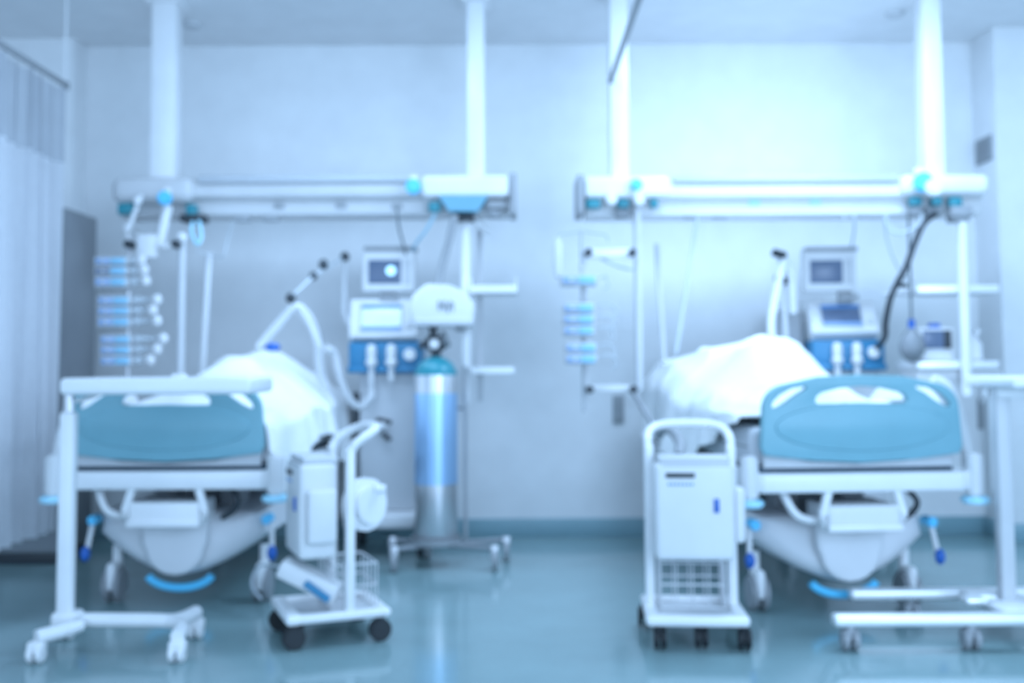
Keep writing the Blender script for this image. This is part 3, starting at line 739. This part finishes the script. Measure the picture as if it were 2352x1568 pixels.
he = thing('breathing_hose', 'pale breathing hose bowing up from the bed nearest the vent wall to its hose arm', 'hose', at(1775, 790, 5.6))
obj('hose', MB().tube([at(1776, 800, 5.5), at(1772, 740, 5.55), at(1786, 660, 5.62), at(1802, 600, 5.68), at(1818, 640, 5.7), at(1822, 720, 5.72)], .020, smooth=10, ridge=.15), M_hose, he, True)

# ------------------------------------------------------------------ oxygen cylinder on its trolley
oc = at(1001, 1232, 5.40); ocx = oc.x
tr = thing('cylinder_trolley', 'low dark castor trolley carrying the tall blue oxygen cylinder', 'trolley', (ocx, 5.42, 0))
obj('dish', MB().lathe([(.10, .115), (.125, .115), (.13, .15), (.122, .15), (.115, .128), (.10, .128)], (ocx, 5.42, 0)), M_mid, tr, True)
ends = [(at(905, 1300, 5.25).x, 5.26), (at(1136, 1296, 5.27).x, 5.28), (at(1163, 1262, 5.52).x, 5.54), (at(990, 1280, 5.55).x - .02, 5.62), (at(905, 1250, 5.60).x, 5.55)]
for x, y in ends:
    obj('leg', MB().rod((ocx, 5.42, .108), (x, y, .112), .013), M_cab, tr, True)
    g = MB().rod((x - .014, y, .055), (x + .014, y, .055), .055, bev=.006, n=22)
    w_ = obj('castor', g, M_mid, tr, True)
    obj('castor_fork', MB().box((x - .022, y - .024, .065), (x + .022, y + .024, .128), .010, 3), M_steel, w_, True)
obj('handle_post', MB().rod((ocx + .150, 5.46, .12), (ocx + .150, 5.46, 1.02), .010).rod((ocx + .15, 5.46, .80), (ocx + .05, 5.53, .80), .008), M_mid, tr, True)
cy = thing('oxygen_cylinder', 'tall silver oxygen cylinder with blue middle, teal shoulder and black valve', 'gas cylinder', (ocx, 5.42, .128))
R0 = .111
obj('lower_wall', MB().lathe([(.06, .128), (.095, .133), (R0, .16), (R0, .42)], (ocx, 5.42, 0), 40), M_alu, cy, True)
obj('painted_band', MB().lathe([(R0 + .001, .42), (R0 + .001, .882)], (ocx, 5.42, 0), 40), M_sleeve, cy, True)['label'] = 'bright blue painted middle of the cylinder'
obj('upper_wall', MB().lathe([(R0, .882), (R0, .975)], (ocx, 5.42, 0), 40), M_alu, cy, True)
obj('shoulder', MB().lathe([(R0, .975), (.106, 1.0), (.088, 1.035), (.055, 1.058), (.03, 1.07)], (ocx, 5.42, 0), 40), M_teal, cy, True)['label'] = 'dark teal painted shoulder'
vz = 1.06
vv = obj('valve', MB().rod((ocx, 5.42, vz), (ocx, 5.42, vz + .12), .026, bev=.004).box((ocx - .05, 5.38, vz + .04), (ocx + .05, 5.46, vz + .12), .02, 3).rod((ocx - .01, 5.40, vz + .12), (ocx - .015, 5.40, vz + .18), .022, bev=.006), M_dark, cy, True)
obj('gauge', MB().rod((ocx - .005, 5.36, vz + .075), (ocx - .005, 5.385, vz + .075), .026, bev=.004, n=24), M_plastic, vv, True)
obj('handwheel', MB().lathe([(.02, -.012), (.042, -.012), (.046, 0), (.042, .012), (.02, .012)], (ocx + .05, 5.42, vz + .10), 24, Matrix.Rotation(1.2, 3, 'Y')), M_cab, vv, True)
obj('outlet', MB().rod((ocx - .05, 5.40, vz + .085), (ocx - .085, 5.39, vz + .055), .016), M_dark, vv, True)

# white device on the shelf pole
wb = thing('air_flow_unit', 'white rounded medical unit with dark emblem above the oxygen cylinder', 'medical device', at(1018, 742, 5.36))
cc = [(at(x, y, 5.36).x, at(x, y, 5.36).z) for x, y in ((955, 738), (1078, 740), (1082, 700), (1062, 676), (1030, 662), (982, 660), (956, 680), (948, 705))]
obj('case', MB().prism([cc], .20, Matrix.Translation((0, 5.44, 0)), .018), M_plastic, wb, True, angle=50)
part('base_tray', wb, M_grey, 950, 1088, 734, 748, 5.32, .24, bev=.008)
em = MB()
for x0, x1, y0, y1 in ((1006, 1011, 690, 712), (1013, 1017, 694, 708), (1019, 1024, 690, 712), (1027, 1031, 696, 718), (1033, 1037, 690, 708), (1039, 1042, 694, 714)): pbox(em, x0, x1, y0, y1, 5.336, .006, .0005)
obj('emblem', em, M_cab, wb, True)
part('clamp', wb, M_mid, 1045, 1068, 744, 760, 5.44, .12, bev=.006)

# ------------------------------------------------------------------ warming carts
def cart(loc, rz, label, label_u):
    t = thing('equipment_cart', label, 'cart', loc, rz)
    # base frame: a rounded U of flat tube
    W_, Dp = .185, .17
    obj('base_frame', MB().box((-W_, -Dp - .03, .085), (W_, -Dp + .03, .125), .016, 3).box((-W_, -Dp, .088), (-W_ + .05, Dp, .122), .014, 3).box((W_ - .05, -Dp, .088), (W_, Dp, .122), .014, 3).box((-W_, Dp - .03, .09), (W_, Dp + .02, .12), .012, 3), M_white, t)
    obj('base_tray', MB().box((-W_ + .03, -Dp + .02, .094), (W_ - .03, Dp - .01, .106), .003), M_grey, t)
    for x, y in ((-W_ + .05, -Dp - .0), (W_ - .02, -Dp), (.015, -Dp + .02), (-W_ + .01, Dp - .02), (W_ - .02, Dp - .02)):
        cs = obj('castor', MB().rod((x - .022, y, .042), (x - .004, y, .042), .042, bev=.008, n=22).rod((x + .004, y, .042), (x + .022, y, .042), .042, bev=.008, n=22), M_rubber, t)
        obj('castor_stem', MB().rod((x, y, .04), (x, y, .092), .012), M_dark, cs)
    for s in (-1, 1):
        obj('post', MB().box((s * .155 - .018, .02, .11), (s * .155 + .018, .055, .715), .010, 3), M_white, t)
    obj('handle', MB().tube([(-.155, .04, .70), (-.157, .06, .735), (-.145, .11, .765), (-.10, .15, .785), (0, .16, .79), (.10, .15, .785), (.145, .11, .765), (.157, .06, .735), (.155, .04, .70)], .017, n=12), M_white, t)
    bk = obj('basket', MB(), M_line, t) if False else None
    g = MB()
    for z in (.115, .20, .28):
        pts = [(-.12, -.02, z), (.12, -.02, z), (.12, .15, z), (-.12, .15, z), (-.12, -.02, z)]
        for p, q in zip(pts, pts[1:]): g.rod(p, q, .004, n=8)
    for k in range(5):
        x = -.12 + .06 * k
        for y in (-.02, .15): g.rod((x, y, .115), (x, y, .28), .003, n=6)
    for k in range(1, 4):
        y = -.02 + .0425 * k
        for x in (-.12, .12): g.rod((x, y, .115), (x, y, .28), .003, n=6)
    obj('wire_basket', g, M_grey, t)
    u = thing('warming_unit', label_u, 'medical device', (Vector(loc) + Matrix.Rotation(rz, 3, 'Z') @ Vector((0, -.035, .31))), rz)
    obj('case', MB().box((-.145, -.115, 0), (.145, .03, .35), .022, 4), M_plastic, u)
    obj('top_tray', MB().box((-.13, -.10, .345), (.13, .035, .375), .010, 3).box((-.12, -.105, .31), (.13, -.112, .35), .003), M_grey, u)
    obj('display', MB().box((-.105, -.121, .300), (.0, -.112, .318), .002), M_dark, u)
    mk = MB()
    for k in range(7): mk.box((-.098 + k * .014, -.119, .272), (-.089 + k * .014, -.113, .282), .0008)
    obj('marking', mk, M_disp, u)
    obj('latch', MB().box((.068, -.124, .175), (.086, -.112, .225), .003), M_pedal, u)
    obj('side_vent', MB().box((.145, -.09, .06), (.185, .02, .26), .016, 3), M_plastic, u)
    return t, u
cart((.672, 3.98, 0), math.radians(-4), 'white wheeled cart beside the bed nearest the vent wall, its unit facing forward', 'boxy white warming unit facing forward on the cart beside the bed nearest the vent wall')
C1, U1 = cart((-.70, 4.06, 0), math.radians(-68), 'white wheeled cart turned sideways beside the bed nearest the curtain', 'boxy white warming unit turned sideways on the cart by the bed nearest the curtain')
# blower drum and pedal on the sideways unit
p = at(838, 1160, 3.98)
obj('blower_drum', MB().rod((p.x - .04, 4.04, p.z), (p.x + .03, 3.98, p.z - .0), .10, bev=.03, n=32), M_white, U1, True)
obj('drum_outlet', MB().rod(at(862, 1122, 3.99), at(886, 1122, 3.99), .016), M_white, U1, True)
pe = thing('foot_switch', 'white slanting foot switch with blue pad on the sideways cart base', 'foot switch', at(700, 1390, 4.0))
obj('wedge', MB().box((-.12, -.06, 0), (.12, .06, .07), .014, 3, rot=Matrix.Rotation(.45, 3, 'Y')).xf(Matrix.Translation(at(712, 1352, 3.99) - Vector(pe.location))), M_plastic, pe)
obj('pad', MB().box((-.055, -.070, .022), (.055, -.058, .050), .004, rot=Matrix.Rotation(.62, 3, 'Y')).xf(Matrix.Translation(at(735, 1372, 3.985) - Vector(pe.location))), M_vblue, pe)
# grey hose from the forward-facing unit to the blanket
one('air_hose', MB().tube([at(1560, 1046, 4.22), at(1562, 1018, 4.28), at(1546, 992, 4.36), at(1524, 984, 4.46), at(1512, 1000, 4.52)], .020, smooth=6, ridge=.12), M_mid, 'dark grey air hose looping from the forward cart to the blanket edge', 'hose')

# ------------------------------------------------------------------ small monitor, bottle, bag on and by the shelves
mt = thing('patient_monitor', 'small white monitor with slanted dark screen on the lower hanging shelf', 'monitor', at(2150, 829, 5.5))
part('case', mt, M_plastic, 2112, 2194, 752, 829, 5.52, .14, bev=.014)
part('screen', mt, M_screen, 2122, 2168, 758, 800, 5.508, .014, bev=.003)
part('side_panel', mt, M_dark, 2168, 2186, 758, 800, 5.506, .014, bev=.004)
part('handle', mt, M_pedal, 2138, 2160, 742, 753, 5.55, .05, bev=.004)
bt = thing('spray_bottle', 'white plastic bottle on the lower hanging shelf beside the pole', 'bottle', at(2240, 828, 5.6))
bz = at(2240, 828, 5.6)
obj('body', MB().lathe([(.03, 0), (.038, .006), (.038, .085), (.026, .105), (.014, .118)], bz), M_plastic, bt, True)
obj('cap', MB().rod(bz + Vector((0, 0, .116)), bz + Vector((0, 0, .145)), .016, bev=.003).box(bz + Vector((-.012, -.05, .14)), bz + Vector((.012, .02, .165)), .006), M_white, bt, True)
rb = thing('breathing_bag', 'grey breathing bag hanging on a thin tube beside the small monitor', 'breathing bag', at(2096, 832, 5.50))
bz = at(2096, 832, 5.48)
obj('bag', MB().lathe([(.008, 0), (.035, .012), (.062, .05), (.066, .09), (.052, .135), (.030, .165), (.014, .185)], bz, 28), mat('bag_grey', (.24, .26, .28), .45), rb, True)
obj('neck', MB().rod(bz + Vector((0, 0, .175)), bz + Vector((0, 0, .225)), .018, bev=.004), M_pedal, rb, True)['label'] = 'blue neck connector'
obj('feed_tube', MB().rod(bz + Vector((0, 0, .22)), Vector((bz.x, 5.48, at(2090, 496, 5.48).z)), .007), M_cable, rb, True)
obj('side_arm', MB().rod(at(2028, 676, 5.52), at(2092, 668, 5.50), .010), M_grey, rb, True)
def cable(name, pts, r, m_, label, cat='cable'): return one(name, MB().tube([at(*p) for p in pts], r, n=10, smooth=6), m_, label, cat)
cable('cable', [(2150, 490, 5.38), (2122, 512, 5.38), (2102, 555, 5.38), (2080, 615, 5.38), (2056, 660, 5.40), (2044, 690, 5.42), (2034, 740, 5.5), (2032, 775, 5.66), (2012, 800, 5.84)], .016, M_dark, 'thick black cable sweeping down from the rail nearest the vent past the ventilator', 'cable')
cable('clamp_branch', [(2078, 618, 5.36), (2060, 650, 5.36), (2084, 656, 5.36)], .012, M_dark, 'short black bracket branching off the thick black cable', 'bracket')
cable('cable', [(2036, 492, 5.44), (2040, 520, 5.44), (2060, 535, 5.42), (2088, 530, 5.40), (2112, 515, 5.38), (2118, 490, 5.38)], .009, M_line, 'pale loop of tubing hanging under the rail end nearest the vent', 'tube')
cable('cable', [(1046, 494, 5.46), (1032, 550, 5.46), (1016, 610, 5.44), (1005, 664, 5.42)], .019, M_mid, 'grey cable running from the rail down to the emblem unit', 'cable')
cable('cable', [(912, 478, 5.48), (916, 520, 5.50), (926, 560, 5.60), (932, 584, 5.70)], .006, M_cable, 'thin dark lead dropping from the rail to the upper monitor', 'cable')
cable('tubing', [(1000, 490, 5.48), (978, 530, 5.52), (955, 560, 5.6), (945, 585, 5.82)], .008, mat('blue_tubing', (.38, .62, .74), .4), 'pale blue tube slanting from the rail to behind the upper monitor', 'tube')
cable('tubing', [(446, 496, 5.46), (440, 530, 5.44), (452, 560, 5.42), (462, 545, 5.42), (460, 520, 5.43), (455, 500, 5.46)], .009, M_pale, 'pale blue tube loop hanging beside the main pump pole', 'tube')
cable('tubing', [(536, 506, 5.56), (520, 560, 5.56), (510, 590, 5.56), (480, 584, 5.58), (450, 575, 5.46)], .004, M_line, 'thin looping line under the rail nearest the curtain', 'tube')
cable('tubing', [(1602, 498, 5.48), (1590, 580, 5.5), (1572, 690, 5.5), (1552, 812, 5.45)], .010, M_line, 'long slanting pale tube from the rail nearest the vent to the blanket', 'tube')
cable('tubing', [(1962, 500, 5.46), (1962, 530, 5.55), (1955, 570, 5.86)], .006, M_line, 'thin lead from the rail nearest the vent to the ventilator monitor', 'cable')
cable('tubing', [(2030, 494, 5.46), (2040, 560, 5.5), (2066, 620, 5.56), (2100, 650, 5.64)], .005, M_line, 'thin pale line bending from the rail nearest the vent towards the hanging shelves', 'tube')
cable('cord', [(640, 1300, 4.36), (596, 1300, 4.45), (578, 1340, 4.4), (600, 1376, 4.3)], .006, M_line, 'thin cord looped on the floor beside the bed nearest the curtain castor', 'cord')
